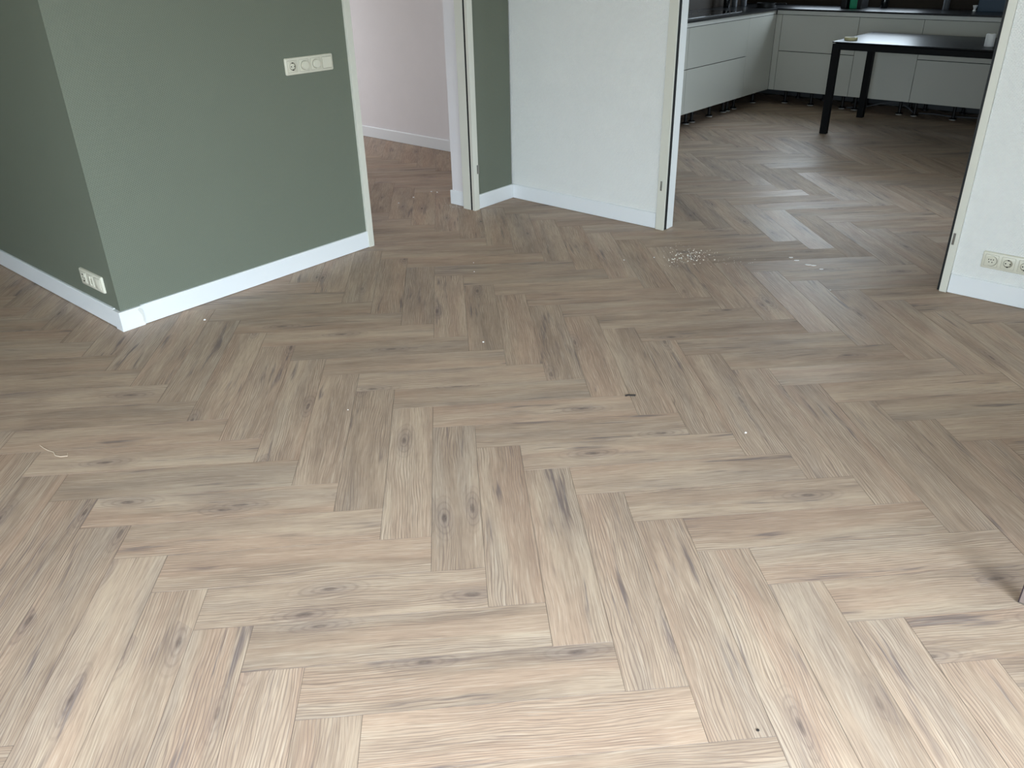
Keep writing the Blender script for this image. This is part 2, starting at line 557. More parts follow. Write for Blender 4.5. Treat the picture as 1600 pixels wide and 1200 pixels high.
def window(idx, y, lo, hi, z0, z1, axis, n, label):
    t = tag(empty('window_%d' % idx), label, 'window', None, 'structure')
    f = 0.07
    a, b = (y, y + 0.06)

    def bar(u0, u1, w0, w1):
        mb = MB()
        if axis == 'X':
            mb.box(a, b, u0, u1, w0, w1, 0.006)
        else:
            mb.box(u0, u1, a, b, w0, w1, 0.006)
        return mb
    bar(lo, hi, z0, z0 + f).build('sill_rail', M['opal'], t)
    bar(lo, hi, z1 - f, z1).build('head_rail', M['opal'], t)
    for i in range(n + 1):
        c = lo + f / 2 + (hi - lo - f) * i / n
        bar(c - f / 2, c + f / 2, z0 + f, z1 - f).build('mullion', M['opal'], t)


window(1, EX + 0.15, E_Y0, E_Y1, E_Z0, E_Z1, 'X', 3, 'wide white framed garden window right of the camera')
window(2, SY - 0.21, S_X0, S_X1, S_Z0, S_Z1, 'Y', 3, 'wide white framed garden window behind the camera')

# ------------------------------------------------------------------ skirting boards
BH, BT = 0.094, 0.012


def skirt_profile(sign=1):
    # front at 0, back at BT, slight rounded top
    return [(0.0, 0.0), (0.0, BH - 0.004), (0.003 * sign, BH), (BT * sign, BH), (BT * sign, 0.0)]


def skirt_x(name, x0, x1, y, side, label, z=0.0025):
    """along x; visible face at y; body goes towards +y if side>0"""
    pts = [(y + p_[0], p_[1] + z) for p_ in skirt_profile(side)]
    return struct(MB().prism(pts, x0, x1, 'X'), name, M['skirting'], label, 'skirting board')


def skirt_y(name, y0, y1, x, side, label, z=0.0025):
    pts = [(x + p_[0], p_[1] + z) for p_ in skirt_profile(side)]
    return struct(MB().prism(pts, y0, y1, 'Y'), name, M['skirting'], label, 'skirting board')


skirt_x('baseboard_left', WX, -0.062, YC, 1, 'white skirting board under the shaded left green wall', 0.004)
skirt_y('baseboard_center', YC + 0.105, -1.311, 0.0, -1, 'white skirting board under the big green wall')
skirt_y('baseboard_alcove', -0.346, -0.0005, 0.0, -1, 'short white skirting board under the narrow green wall strip')
skirt_x('baseboard_back', 0.0005, 1.146, 0.0, 1, 'white skirting board under the white wall between doorways')
skirt_x('baseboard_right', 2.826, EX, 0.0, 1, 'white skirting board under the right white wall with sockets')
skirt_x('baseboard_hall', -4.1, -T - 0.012, HALL_Y, 1, 'white skirting board along the hall wall')
skirt_x('baseboard_reveal', -T - 0.012, -0.120, -0.357 - 0.012, 1, 'little white skirting piece on reveal behind hall door frame')
# the short mitred corner piece on the projecting corner, with smeared filler at its joint
cp = MB()
cp.prism([(0.003, YC - 0.003), (0.003, YC + 0.104), (-0.010, YC + 0.104), (-0.010, YC + 0.011), (-0.060, YC + 0.011),
          (-0.060, YC - 0.003)], 0.0, BH + 0.001, 'Z')
corner = struct(cp, 'trim_5', M['skirting'], 'short white skirting corner piece wrapping the projecting green corner', 'corner piece')
fl = MB()
fl.prism([(YC + 0.082, 0.085), (YC + 0.094, 0.090), (YC + 0.104, 0.080), (YC + 0.107, 0.040), (YC + 0.104, 0.006), (YC + 0.098, 0.020),
          (YC + 0.097, 0.052), (YC + 0.090, 0.068)], 0.003, 0.0042, 'X')
fl.build('filler_smear', M['filler'], corner)

# ------------------------------------------------------------------ door frames
DH = 2.14


def hinge(parent, kind, axis, pos, z, side):
    """steel hinge leaf with knuckle on the casing edge"""
    mb = MB()
    if axis == 'Y':       # on a casing facing +x: pos=(x, y)
        mb.box(pos[0], pos[0] + 0.003, pos[1], pos[1] + 0.012 * side if side > 0 else pos[1], z, z + 0.056) if side > 0 else \
            mb.box(pos[0], pos[0] + 0.003, pos[1] - 0.012, pos[1], z, z + 0.056)
        mb.lathe([(0, 0), (0.004, 0), (0.004, 0.056), (0, 0.056)], 10, 'Z', (pos[0] + 0.003, pos[1], z))
    else:
        mb.box(pos[0] - 0.007, pos[0], pos[1] - 0.003, pos[1], z, z + 0.056)
        mb.lathe([(0, 0), (0.004, 0), (0.004, 0.056), (0, 0.056)], 10, 'Z', (pos[0], pos[1] - 0.003, z))
    o = mb.build(kind, M['steel'], parent, True)
    o['label'] = 'small steel hinge plate'
    return o


# door 1 (hall): runs along y in the green wall, faces +x
d1 = tag(empty('door_1', (0, 0, 0)), 'open doorway into the hall with cream frame and no door leaf', 'doorway', None, 'structure')
mb = MB().box(-0.105, 0.004, -1.311, -1.272, 0, DH, 0.003)
mb.build('jamb', M['frame'], d1)
# right jamb: casing in front, rubber seal in the rebate, deeper jamb behind
box(-0.019, 0.004, -0.396, -0.350, 0, DH, 0.002).build('casing', M['frame'], d1)
box(-0.035, -0.019, -0.3925, -0.352, 0, DH).build('seal', M['rubber'], d1)['label'] = 'black rubber seal'
box(-0.102, -0.035, -0.396, -0.352, 0, DH, 0.002).build('jamb', M['frame'], d1)
box(-0.105, 0.004, -1.311, -0.350, DH, DH + 0.045, 0.003).build('head', M['frame'], d1)
hinge(d1, 'hinge_plate', 'Y', (0.004, -0.352), 0.242, -1)
box(-0.045, -0.022, -1.2725, -1.2700, 1.050, 1.140).build('strike_plate', M['dark_steel'], d1)['label'] = 'dark steel strike plate'

# door 2 (kitchen): runs along x in the white wall, faces -y
d2 = tag(empty('door_2', (0, 0, 0)), 'wide open doorway into the kitchen with cream frame and no door leaf', 'doorway', None, 'structure')
box(1.150, 1.206, -0.004, 0.008, 0, DH, 0.002).build('casing', M['frame'], d2)
box(1.150, 1.2055, 0.008, 0.036, 0, DH).build('seal', M['rubber'], d2)['label'] = 'black rubber seal'
box(1.150, 1.209, 0.036, 0.104, 0, DH, 0.002).build('jamb', M['frame_white'], d2)
box(2.789, 2.823, -0.004, 0.012, 0, DH, 0.002).build('casing', M['frame'], d2)
box(2.776, 2.823, 0.012, 0.040, 0, DH).build('seal', M['rubber'], d2)['label'] = 'black rubber seal'
box(2.774, 2.823, 0.040, 0.104, 0, DH, 0.002).build('jamb', M['frame_white'], d2)
box(1.150, 2.823, -0.004, 0.100, DH, DH + 0.045, 0.003).build('head', M['frame'], d2)
hinge(d2, 'hinge_plate', 'X', (1.176, -0.004), 0.244, 1)
hinge(d2, 'hinge_plate', 'X', (2.802, -0.004), 0.246, 1)

# ------------------------------------------------------------------ wall plates
# local frame: x to the viewer's right, z up, outward = -y


def rounded(w_, h_, r, seg=5):
    pts = []
    for cx_, cz, a0 in ((w_ / 2 - r, h_ / 2 - r, 0), (-w_ / 2 + r, h_ / 2 - r, 90), (-w_ / 2 + r, -h_ / 2 + r, 180), (w_ / 2 - r, -h_ / 2 + r, 270)):
        for i in range(seg + 1):
            t = math.radians(a0 + 90 * i / seg)
            pts.append((cx_ + r * math.cos(t), cz + r * math.sin(t)))
    return pts


def loft(mb, outs):
    """outs: list of (pts, y) rings, first open back, last capped"""
    b = len(mb.v)
    n = len(outs[0][0])
    for pts, y in outs:
        mb.v += [(p_[0], y, p_[1]) for p_ in pts]
    for k_ in range(len(outs) - 1):
        for i in range(n):
            j = (i + 1) % n
            mb.f.append((b + k_ * n + i, b + k_ * n + j, b + (k_ + 1) * n + j, b + (k_ + 1) * n + i))
    mb.f.append(tuple(b + (len(outs) - 1) * n + i for i in range(n)))
    mb.f.append(tuple(b + i for i in range(n))[::-1])
    return mb


def shift(pts, dx, dz=0.0):
    return [(p_[0] + dx, p_[1] + dz) for p_ in pts]


def plate(name, loc, rz, width, slots, label, cat):
    t = tag(empty(name, loc, rz), label, cat)
    h_ = 0.081
    fr = MB()
    loft(fr, [(rounded(width, h_, 0.007), 0.0), (rounded(width, h_, 0.007), -0.006), (rounded(width - 0.004, h_ - 0.004, 0.006), -0.0095),
              (rounded(width - 0.008, h_ - 0.008, 0.005), -0.0105)])
    fr.build('cover_frame', M['cream'], t, True)
    n = len(slots)
    for i, sname in enumerate(slots):
        cx_ = (i - (n - 1) / 2) * 0.071
        # dark reveal line round the insert
        gr = loft(MB(), [(shift(rounded(0.0575, 0.0575, 0.004), cx_), -0.0100), (shift(rounded(0.0575, 0.0575, 0.004), cx_), -0.0109)])
        gr.build('insert_joint', M['cream_dark'], t)
        sq = shift(rounded(0.0555, 0.0555, 0.004), cx_)
        sq2 = shift(rounded(0.0535, 0.0535, 0.004), cx_)
        if sname == 'socket':
            s_ = loft(MB(), [(sq, -0.0105), (sq, -0.0125), (sq2, -0.0132)])
            ins = s_.build('socket_insert', M['cream'], t, True)
            cup = MB().lathe([(0.0215, -0.0133), (0.0208, -0.0146), (0.0198, -0.0146), (0.0192, -0.0136)], 28, 'Y', (cx_, 0, 0))
            cup.build('socket_rim', M['cream'], ins, True)
            well = MB().lathe([(0.0194, -0.0135), (0.0150, -0.0134), (0, -0.0134)], 28, 'Y', (cx_, 0, 0))
            well.build('socket_well', M['cream_dark'], ins, True)
            MB().lathe([(0.0140, -0.0134), (0.0135, -0.0143), (0, -0.0143)], 24, 'Y', (cx_ - 0.003, 0, 0.001)).build('socket_floor', M['cream'], ins, True)
            for hx in (-0.0095, 0.0095):
                MB().lathe([(0.0030, -0.0143), (0.0030, -0.0149), (0, -0.0149)], 12, 'Y', (cx_ + hx, 0, 0)).build('pin_hole', M['hole'], ins)
            for hz in (-0.0165, 0.0165):
                box(cx_ - 0.0035, cx_ + 0.0035, -0.0152, -0.0134, hz - 0.0025, hz + 0.0025).build('earth_clip', M['hole'], ins)
        elif sname == 'dimmer':
            s_ = loft(MB(), [(sq, -0.0105), (sq, -0.0120), (sq2, -0.0126)])
            ins = s_.build('dimmer_insert', M['cream'], t, True)
            MB().lathe([(0.0225, -0.0126), (0.0225, -0.0130), (0, -0.0130)], 32, 'Y', (cx_, 0, 0)).build('dimmer_joint', M['cream_dark'], ins)
            kb_ = MB().lathe([(0.0205, -0.0128), (0.0203, -0.0225), (0.0190, -0.0245), (0, -0.0250)], 32, 'Y', (cx_ + 0.001, 0, 0))
            kb_.build('dimmer_knob', M['cream'], ins, True)
        elif sname == 'rocker':
            s_ = MB()
            b0 = shift(rounded(0.0545, 0.0545, 0.003), cx_)
            s_ = loft(s_, [(b0, -0.0105), (b0, -0.0130), (shift(rounded(0.052, 0.052, 0.003), cx_), -0.0150)])
            s_.build('rocker', M['cream'], t, True)
        elif sname == 'telephone':
            s_ = loft(MB(), [(sq, -0.0105), (sq, -0.0120), (sq2, -0.0126)])
            ins = s_.build('telephone_insert', M['cream'], t, True)
            MB().lathe([(0.0250, -0.0126), (0.0250, -0.0130), (0, -0.0130)], 28, 'Y', (cx_ + 0.0012, 0, -0.0008)).build('disc_shade', M['cream_dark'], ins)  # offset darker disc paints a shade arc on the telephone disc's right
            MB().lathe([(0.0235, -0.0128), (0.0235, -0.0150), (0.0225, -0.0160), (0, -0.0160)], 28, 'Y', (cx_ - 0.001, 0, 0)).build('telephone_disc', M['cream'], ins, True)
            for hx, hz in ((-0.010, 0.006), (-0.0005, 0.006), (0.0095, 0.007), (-0.007, -0.006), (0.006, -0.006)):
                MB().lathe([(0.0026, -0.0160), (0.0026, -0.0165), (0, -0.0165)], 10, 'Y', (cx_ - 0.001 + hx, 0, hz)).build('pin_hole', M['hole'], ins)
        elif sname == 'data':
            s_ = loft(MB(), [(sq, -0.0105), (sq, -0.0120), (sq2, -0.0126)])
            ins = s_.build('data_insert', M['cream'], t, True)
            for hx in (-0.009, 0.009):
                box(cx_ + hx - 0.0055, cx_ + hx + 0.0055, -0.0132, -0.012, -0.015, 0.012).build('jack_opening', M['cream_dark'], ins)
            box(cx_ - 0.002, cx_ + 0.002, -0.0165, -0.0125, -0.022, 0.022).build('rib', M['cream'], ins)
        elif sname == 'blank':
            s_ = loft(MB(), [(sq, -0.0105), (sq, -0.0122), (sq2, -0.0130)])
            s_.build('blank_insert', M['cream'], t, True)
    return t


plate('switch_plate', (G, -1.5625, 1.043), PI / 2, 0.292, ['socket', 'dimmer', 'dimmer', 'rocker'],
      'cream four gang plate on green wall with socket, two round dimmers and rocker', 'switch')
plate('wall_socket', (-0.222, YC - G, 0.198), 0, 0.224, ['socket', 'data', 'blank'],
      'cream three gang socket plate low on shaded green wall near the corner', 'socket')
plate('wall_socket', (3.051, -G, 0.201), 0, 0.224, ['telephone', 'socket', 'socket'],
      'cream socket plate with round telephone outlet low on right white wall', 'socket')

# ------------------------------------------------------------------ herringbone planks
PW, NL = 0.1524, 5
PL = PW * NL
OX, OY = 0.9649481, -3.4564146
S2 = math.sqrt(0.5)


def to_world(u, v):
    return (OX + PW * S2 * (u - v), OY + PW * S2 * (u + v))


def project(x, y, z=0.0):
    d = (x - CAM.x, y - CAM.y, z - CAM.z)
    c = [sum(RM[i][j] * d[j] for j in range(3)) for i in range(3)]
    if c[2] <= 0.05:
        return None
    return (CX + FPX * c[0] / c[2], CY + FPX * c[1] / c[2])


def room_of(x, y):
    if y < YC + 0.02 and WX - 0.3 < x < EX + 0.3 and y > SY - 0.3:
        return 'living'
    if x > -0.03 and y < 0.03 and x < EX + 0.3:
        return 'living'
    if -4.3 < x <= -0.03 and -1.8 < y < HALL_Y + 0.3:
        return 'hall'
    if y >= 0.03 and -1.0 < x < 4.1 and y < 5.3:
        return 'kitchen'
    return None


WALLS = [((WX, YC), (0, YC)), ((0, YC), (0, D1A)), ((0, D1B), (0, 0)), ((0, 0), (D2A, 0)), ((D2B, 0), (EX, 0)), ((-T, D1B), (0, D1B)),
         ((-T, D1B), (-T, HALL_Y)), ((-4.2, HALL_Y), (0, HALL_Y)), ((XF - .1, 1.0), (XF - .1, YF + .1)), ((XF, YF + .12), (3.9, YF + .12))]


def hidden(x, y):
    ax, ay = CAM.x, CAM.y
    for (x1, y1), (x2, y2) in WALLS:
        d = (x - ax) * (y2 - y1) - (y - ay) * (x2 - x1)
        if abs(d) < 1e-9:
            continue
        t = ((x1 - ax) * (y2 - y1) - (y1 - ay) * (x2 - x1)) / d
        s = ((x1 - ax) * (y - ay) - (y1 - ay) * (x - ax)) / d
        if 0 < t < 0.999 and 0 <= s <= 1:
            return True
    return False


planks = []
for i in range(-90, 90):
    for j in range(-14, 15):
        for typ in 'HV':
            if typ == 'H':
                u0, v0, du, dv = i + 10 * j, -i - 1, 5, 1
            else:
                u0, v0, du, dv = i + 5 + 10 * j, -i - 1, 1, 5
            cx_, cy_ = to_world(u0 + du / 2, v0 + dv / 2)
            ends = [to_world(u0 + du * a, v0 + dv * b) for a, b in ((.06, .5), (.94, .5), (.5, .06), (.5, .94))] + [(cx_, cy_)]
            if not any(room_of(*p_) for p_ in ends):
                continue
            if cx_ < -4.1 or cx_ > EX + .2 or cy_ < SY - .2 or cy_ > 5.35:
                continue
            # seen area in the photograph
            area = 0.0
            cell = 0
            N_ = 5
            for a in range(N_):
                for b in range(2):
                    if typ == 'H':
                        pu, pv = u0 + (a + .5) / N_ * 5, v0 + (b + .5) / 2
                    else:
                        pu, pv = u0 + (b + .5) / 2, v0 + (a + .5) / N_ * 5
                    X_, Y_ = to_world(pu, pv)
                    q = project(X_, Y_)
                    if q and -5 < q[0] < 1605 and 0 < q[1] < 1205 and room_of(X_, Y_) and not hidden(X_, Y_):
                        cell += 1
            if cell:
                qs = [project(*to_world(u0 + du * a, v0 + dv * b)) for a, b in ((0, 0), (1, 0), (1, 1), (0, 1))]
                if all(qs):
                    ar = 0
                    for k_ in range(4):
                        x1, y1 = qs[k_]
                        x2, y2 = qs[(k_ + 1) % 4]
                        ar += x1 * y2 - x2 * y1
                    area = abs(ar) / 2 * cell / 10
                else:
                    area = 1e5
            planks.append((area, typ, cx_, cy_))
planks.sort(key=lambda p_: -p_[0])

EDGE, DEP = 0.0007, 0.0006
VP = []
L2, W2_ = PL / 2 - 0.0001, PW / 2 - 0.0001
for zz, e_ in ((-0.0035, 0), (-DEP, 0), (0.0, EDGE)):
    VP += [(-L2 + e_, -W2_ + e_, zz), (L2 - e_, -W2_ + e_, zz), (L2 - e_, W2_ - e_, zz), (-L2 + e_, W2_ - e_, zz)]
FP = [(8, 9, 10, 11)]
for k_ in range(4):
    j = (k_ + 1) % 4
    FP.append((k_, j, 4 + j, 4 + k_))
    FP.append((4 + k_, 4 + j, 8 + j, 8 + k_))


def plank_mesh(name, items):
    """items: list of (matrix or None, seed)"""
    vs, fs, uvs, seeds = [], [], [], []
    for mt, sd in items:
        b = len(vs)
        for v in VP:
            vs.append(tuple(mt @ Vector(v)) if mt else v)
        for f in FP:
            fs.append(tuple(b + i for i in f))
            seeds.append(sd)
            for i in f:
                uvs += [VP[i][0], VP[i][1]]
    me = bpy.data.meshes.new(name)
    me.from_pydata(vs, [], fs)
    ul = me.uv_layers.new(name='plank')
    ul.data.foreach_set('uv', uvs)
    at = me.attributes.new('seed', 'FLOAT', 'FACE')
    at.data.foreach_set('value', seeds)
    me.materials.append(M['oak'])
    me.update()
    return me


prnd = random.Random(21)
NIND = 298
shared = plank_mesh('plank', [(None, 0.0)])
rest = []
for idx, (area, typ, cx_, cy_) in enumerate(planks):
    ang = PI / 4 if typ == 'H' else 3 * PI / 4
    if prnd.random() < 0.5:
        ang += PI
    tx, ty = prnd.gauss(0, 0.0006), prnd.gauss(0, 0.0015)
    if idx < NIND and area > 0:
        o = bpy.data.objects.new('plank', shared)
        o.location = (cx_, cy_, 0)
        o.rotation_euler = (ty, tx, ang)
        COL.objects.link(o)
        o.parent = floor
    else:
        mt = Matrix.Translation((cx_, cy_, 0)) @ Matrix.Rotation(ang, 4, 'Z') @ Matrix.Rotation(tx, 4, 'Y') @ Matrix.Rotation(ty, 4, 'X')
        rest.append((mt, prnd.random()))
o = bpy.data.objects.new('plank_field', plank_mesh('plank_field', rest))
COL.objects.link(o)
o.parent = floor
o['kind'] = 'stuff'

# ------------------------------------------------------------------ kitchen cabinets
ZB, ZD, ZT, ZR = 0.146, 0.544, 0.898, 0.940
FT = 0.020


def cabinet(name, loc, rz, width, kind, label, feet=None):
    """local: x along the front (0..width), front at y=0 facing -y, body to +y"""
    t = tag(empty(name, loc, rz), label, 'cabinet', 'white gloss kitchen base units')
    box(0.0, width, FT + 0.002, 0.58, ZB + 0.004, ZR - 0.001).build('carcass', M['carcass'], t)
    g = 0.0022
    if kind == 'drawers':
        box(g, width - g, 0, FT, ZB, ZD - 0.003, 0.0012).build('drawer_front', M['front'], t)
        box(g, width - g, 0, FT, ZD + 0.003, ZT, 0.0012).build('drawer_front', M['front'], t)
    elif kind == 'door':
        box(g, width - g, 0, FT, ZB, ZT, 0.0012).build('door', M['front'], t)
    elif kind == 'filler':
        box(0, width - g, 0, FT, ZB, ZT, 0.0012).build('filler_panel', M['front'], t)
    box(0, width, 0.006, FT, ZT + 0.004, ZR - 0.001, 0.0015).build('grip_rail', M['rail'], t)
    for fx in (feet or []):
        lg = MB().lathe([(0.0, ZB + 0.004), (0.026, ZB + 0.004), (0.026, ZB - 0.012), (0.015, ZB - 0.016), (0.015, 0.020), (0.034, 0.014), (0.034, 0.006), (0, 0.006)],
                        16, 'Z', (fx, 0.135, 0))
        lo = lg.build('leg', M['black_plastic'], t, True)
        MB().lathe([(0.0, 0.006), (0.030, 0.006), (0.030, 0.0005), (0, 0.0005)], 16, 'Z', (fx, 0.127, 0)).build('foot_pad', M['pad'], lo)
        lb = MB().lathe([(0.0, ZB + 0.004), (0.026, ZB + 0.004), (0.015, ZB - 0.016), (0.015, 0.020), (0.034, 0.014), (0.034, 0.0005), (0, 0.0005)],
                        12, 'Z', (fx, 0.50, 0))
        lb.build('leg', M['black_plastic'], t, True)
    return t


# back run (faces -y)
cabinet('kitchen_cabinet', (-0.135, YF, 0), 0, 0.800, 'drawers', 'white gloss two drawer unit of the back run, left end beside the corner', feet=[0.09, 0.38, 0.72])
cabinet('kitchen_cabinet', (0.665, YF, 0), 0, 0.606, 'door', 'white gloss single front unit behind the black table, no drawer joint', feet=[0.05, 0.50])
cabinet('kitchen_cabinet', (1.271, YF, 0), 0, 0.900, 'drawers', 'white gloss two drawer unit right in the back run behind white roll', feet=[0.04, 0.40, 0.82])
cabinet('kitchen_cabinet', (2.171, YF, 0), 0, 0.900, 'drawers', 'white gloss drawer unit of the back run hidden behind doorway wall', feet=[0.05, 0.80])
# left run (faces +x): local x -> world +y
cabinet('kitchen_cabinet', (XF, 3.925, 0), PI / 2, 0.624, 'filler', 'white gloss plain corner panel where both cabinet runs meet', feet=[0.10, 0.56])
cabinet('kitchen_cabinet', (XF, 2.705, 0), PI / 2, 1.220, 'drawers', 'white gloss wide two drawer unit of the left run by the doorway', feet=[0.30, 0.42, 0.78, 1.08, 1.17])
cabinet('kitchen_cabinet', (XF, 1.505, 0), PI / 2, 1.200, 'drawers', 'white gloss drawer unit of the left run hidden behind doorway wall', feet=[0.1, 1.1])
# slim filler between corner and back run
cf = tag(empty('corner_filler', (XF, YF, 0)), 'slim white filler strip in the kitchen corner left of the back drawers', 'filler panel')
box(0.001, 0.063, 0.0, FT, ZB, ZT, 0.001).build('strip', M['front'], cf)
box(0.001, 0.065, 0.006, FT, ZT + 0.004, ZR - 0.001, 0.001).build('grip_rail', M['rail'], cf)
# skirting-less dark recess behind the legs
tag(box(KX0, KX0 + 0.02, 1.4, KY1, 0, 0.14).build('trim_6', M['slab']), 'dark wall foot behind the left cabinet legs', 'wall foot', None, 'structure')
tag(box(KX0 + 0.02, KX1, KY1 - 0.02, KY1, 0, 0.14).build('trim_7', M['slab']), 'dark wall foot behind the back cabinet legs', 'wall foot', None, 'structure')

wt = MB()
ov = 0.012
wt.prism([(KX0 + 0.002, 1.40), (XF + ov, 1.40), (XF + ov, YF - ov), (3.2, YF - ov), (3.2, KY1 - 0.002), (KX0 + 0.002, KY1 - 0.002)], ZR, 0.957, 'Z')
tag(wt.build('worktop', M['worktop']), 'thin black corner shaped worktop lying on the white cabinets', 'worktop')

# things on the worktop
WZ = 0.957
hob = tag(empty('induction_hob', (-0.52, 3.10, WZ)), 'flat black glass cooking hob set on the left worktop', 'hob')
box(-0.26, 0.215, -0.40, 0.84, 0.0, 0.005, 0.002).build('glass', M['hob'], hob)
for hx, hy, hr in ((-0.12, -0.15, 0.09), (0.08, -0.15, 0.07), (-0.12, 0.25, 0.07), (0.08, 0.25, 0.09), (-0.02, 0.6, 0.12)):
    MB().lathe([(hr, 0.0050), (hr, 0.0054), (hr - 0.004, 0.0054), (hr - 0.004, 0.0050)], 32, 'Z', (hx, hy, 0)).build('ring_mark', M['dark_steel'], hob)


def pot(name, loc, r, h, mat, label, cat, lid=True):
    t = tag(empty(name, loc), label, cat)
    MB().lathe([(0, 0), (r * .92, 0), (r, h * .12), (r, h), (r - .004, h), (r - .004, h * .12), (0, .006)], 24).build('body', mat, t, True)
    MB().tube([(r, 0, h * .8), (r + .03, .0, h * .85), (r + .12, 0, h * .9)], .008).build('handle', M['black_plastic'], t, True)
    if lid:
        MB().lathe([(r + .003, h), (r * .6, h + .018), (0, h + .022)], 24).build('lid', M['steel'], t, True)
    return t


def bottle(name, loc, r, h, mat, capmat, label, cat='bottle', group=None):
    t = tag(empty(name, loc), label, cat, group)
    MB().lathe([(0, 0), (r * .95, 0), (r, .006), (r, h * .62), (r * .85, h * .70), (r * .36, h * .80), (r * .34, h * .93), (0, h * .93)], 20).build('body', mat, t, True)
    MB().lathe([(r * .42, h * .92), (r * .42, h), (0, h)], 14).build('cap', capmat, t, True)
    return t


pot('frying_pan', (-0.36, 4.62, WZ), 0.10, 0.045, M['black_plastic'], 'small black pan on the worktop near the kitchen corner', 'pan', False)
bottle('oil_bottle', (-0.72, 4.42, WZ), 0.034, 0.24, M['hob'], M['steel'], 'dark slim bottle with steel cap on the left worktop')
bottle('vinegar_bottle', (-0.70, 4.56, WZ), 0.030, 0.20, M['cable'], M['white_matt'], 'grey slim bottle with white cap on the left worktop')
jar = tag(empty('spice_jar', (-0.66, 4.70, WZ)), 'squat steel lidded jar behind the bottles on left worktop', 'jar')
MB().lathe([(0, 0), (.03, 0), (.032, .008), (.032, .07), (0, .07)], 18).build('body', M['cable'], jar, True)
MB().lathe([(.033, .07), (.033, .088), (0, .09)], 18).build('lid', M['steel'], jar, True)
# coffee maker with green reservoir
cm = tag(empty('coffee_maker', (0.455, 4.93, WZ)), 'small black appliance with green reservoir on the back worktop', 'appliance')
box(-0.105, -0.045, -0.09, 0.10, 0, 0.26, 0.008).build('left_column', M['black_plastic'], cm)
box(0.060, 0.110, -0.09, 0.10, 0, 0.26, 0.008).build('right_column', M['black_plastic'], cm)
box(-0.045, 0.060, 0.02, 0.10, 0, 0.30, 0.004).build('body', M['black_plastic'], cm)
rv = box(-0.025, 0.055, -0.06, 0.02, 0.0, 0.15, 0.006).build('reservoir', M['green_glass'], cm)
rv['label'] = 'green plastic reservoir'
box(-0.105, 0.110, -0.09, 0.10, 0.26, 0.32, 0.008).build('top', M['black_plastic'], cm)
bx = tag(empty('blue_box', (1.74, 5.03, WZ)), 'dark blue box on the back worktop near the right doorway jamb', 'box')
box(-0.13, 0.11, -0.07, 0.09, 0, 0.16, 0.004).build('body', M['blue'], bx)
box(-0.132, 0.112, -0.072, 0.092, 0.16, 0.175, 0.003).build('lid', M['blue'], bx)
cu = tag(empty('egg_cup', (1.575, 5.02, WZ)), 'tiny white cup left of the blue box on back worktop', 'cup')
MB().lathe([(0, 0), (.018, 0), (.010, .012), (.022, .05), (.019, .05), (.008, .018), (0, .018)], 18).build('bowl', M['white_matt'], cu, True)
bottle('glass_bottle', (1.31, 5.05, WZ), 0.030, 0.26, M['cable'], M['black_plastic'], 'grey bottle in middle of the back worktop behind the table')
bottle('soap_bottle', (0.72, 5.05, WZ), 0.034, 0.20, M['hob'], M['black_plastic'], 'dark bottle right of the black appliance on back worktop')
# cables lying on the floor under the cabinets
for nm, pts, lab in (('power_cable', [(0.62, 4.72, .008), (0.75, 4.80, .01), (0.92, 4.86, .06), (1.10, 4.84, .09), (1.22, 4.80, .05), (1.28, 4.78, .008)],
                      'dark cable looping under the back cabinets behind the table leg'),
                     ('water_hose', [(1.32, 4.80, .01), (1.45, 4.83, .012), (1.62, 4.80, .010), (1.85, 4.86, .010), (2.1, 4.84, .010)],
                      'grey hose lying under the right end of the back cabinets')):
    P3 = []
    for a in range(len(pts) - 1):
        for s in range(4):
            P3.append(tuple(pts[a][k_] + (pts[a + 1][k_] - pts[a][k_]) * s / 4 for k_ in range(3)))
    P3.append(pts[-1])
    tag(MB().tube(P3, 0.007).build(nm, M['cable'], None, True), lab, 'cable')

# ------------------------------------------------------------------ the black table
TX0, TX1, TY0, TY1, TZ = 0.872, 2.72, 3.318, 4.345, 0.79
tb = tag(empty('dining_table', ((TX0 + TX1) / 2, (TY0 + TY1) / 2, 0)), 'black slim four legged table in the kitchen with tape roll on it', 'table')
cx_, cy_ = (TX0 + TX1) / 2, (TY0 + TY1) / 2
hx, hy = (TX1 - TX0) / 2, (TY1 - TY0) / 2
box(-hx, hx, -hy, hy, TZ - 0.010, TZ, 0.0015).build('tabletop', M['table_top'], tb)
fr = MB()
fr.box(-hx + .004, hx - .004, -hy + .004, -hy + .045, TZ - .066, TZ - .018, 0.002).box(-hx + .004, hx - .004, hy - .045, hy - .004, TZ - .066, TZ - .018, 0.002)
fr.box(-hx + .004, -hx + .045, -hy + .045, hy - .045, TZ - .066, TZ - .018, 0.002).box(hx - .045, hx - .004, -hy + .045, hy - .045, TZ - .066, TZ - .018, 0.002)
fr.box(-hx + .03, hx - .03, -hy + .03, hy - .03, TZ - .020, TZ - .009)
fr.build('apron', M['table_black'], tb)
for ax in (-1, 1):
    for ay in (-1, 1):
        x0, x1 = sorted((ax * (hx - .003), ax * (hx - .062)))
        y0, y1 = sorted((ay * (hy - .003), ay * (hy - .062)))
        box(x0, x1, y0, y1, 0.0, TZ - .017, 0.002).build('leg', M['table_black'], tb)
tp = tag(empty('tape_roll', (0.965, 3.50, TZ)), 'yellowish roll of masking tape lying on the left end of black table', 'tape')
MB().lathe([(.053, 0), (.055, .003), (.055, .022), (.053, .025), (.040, .025), (.038, .023), (.038, .002), (.040, 0), (.053, 0)], 32).build('tape', M['tape'], tp, True)
MB().lathe([(.0385, .001), (.0385, .024), (.036, .024), (.036, .001), (.0385, .001)], 32).build('core', M['white_matt'], tp, True)
rl = tag(empty('paper_roll', (2.052, 3.585, TZ)), 'white upright roll standing on the right of the black table', 'roll')
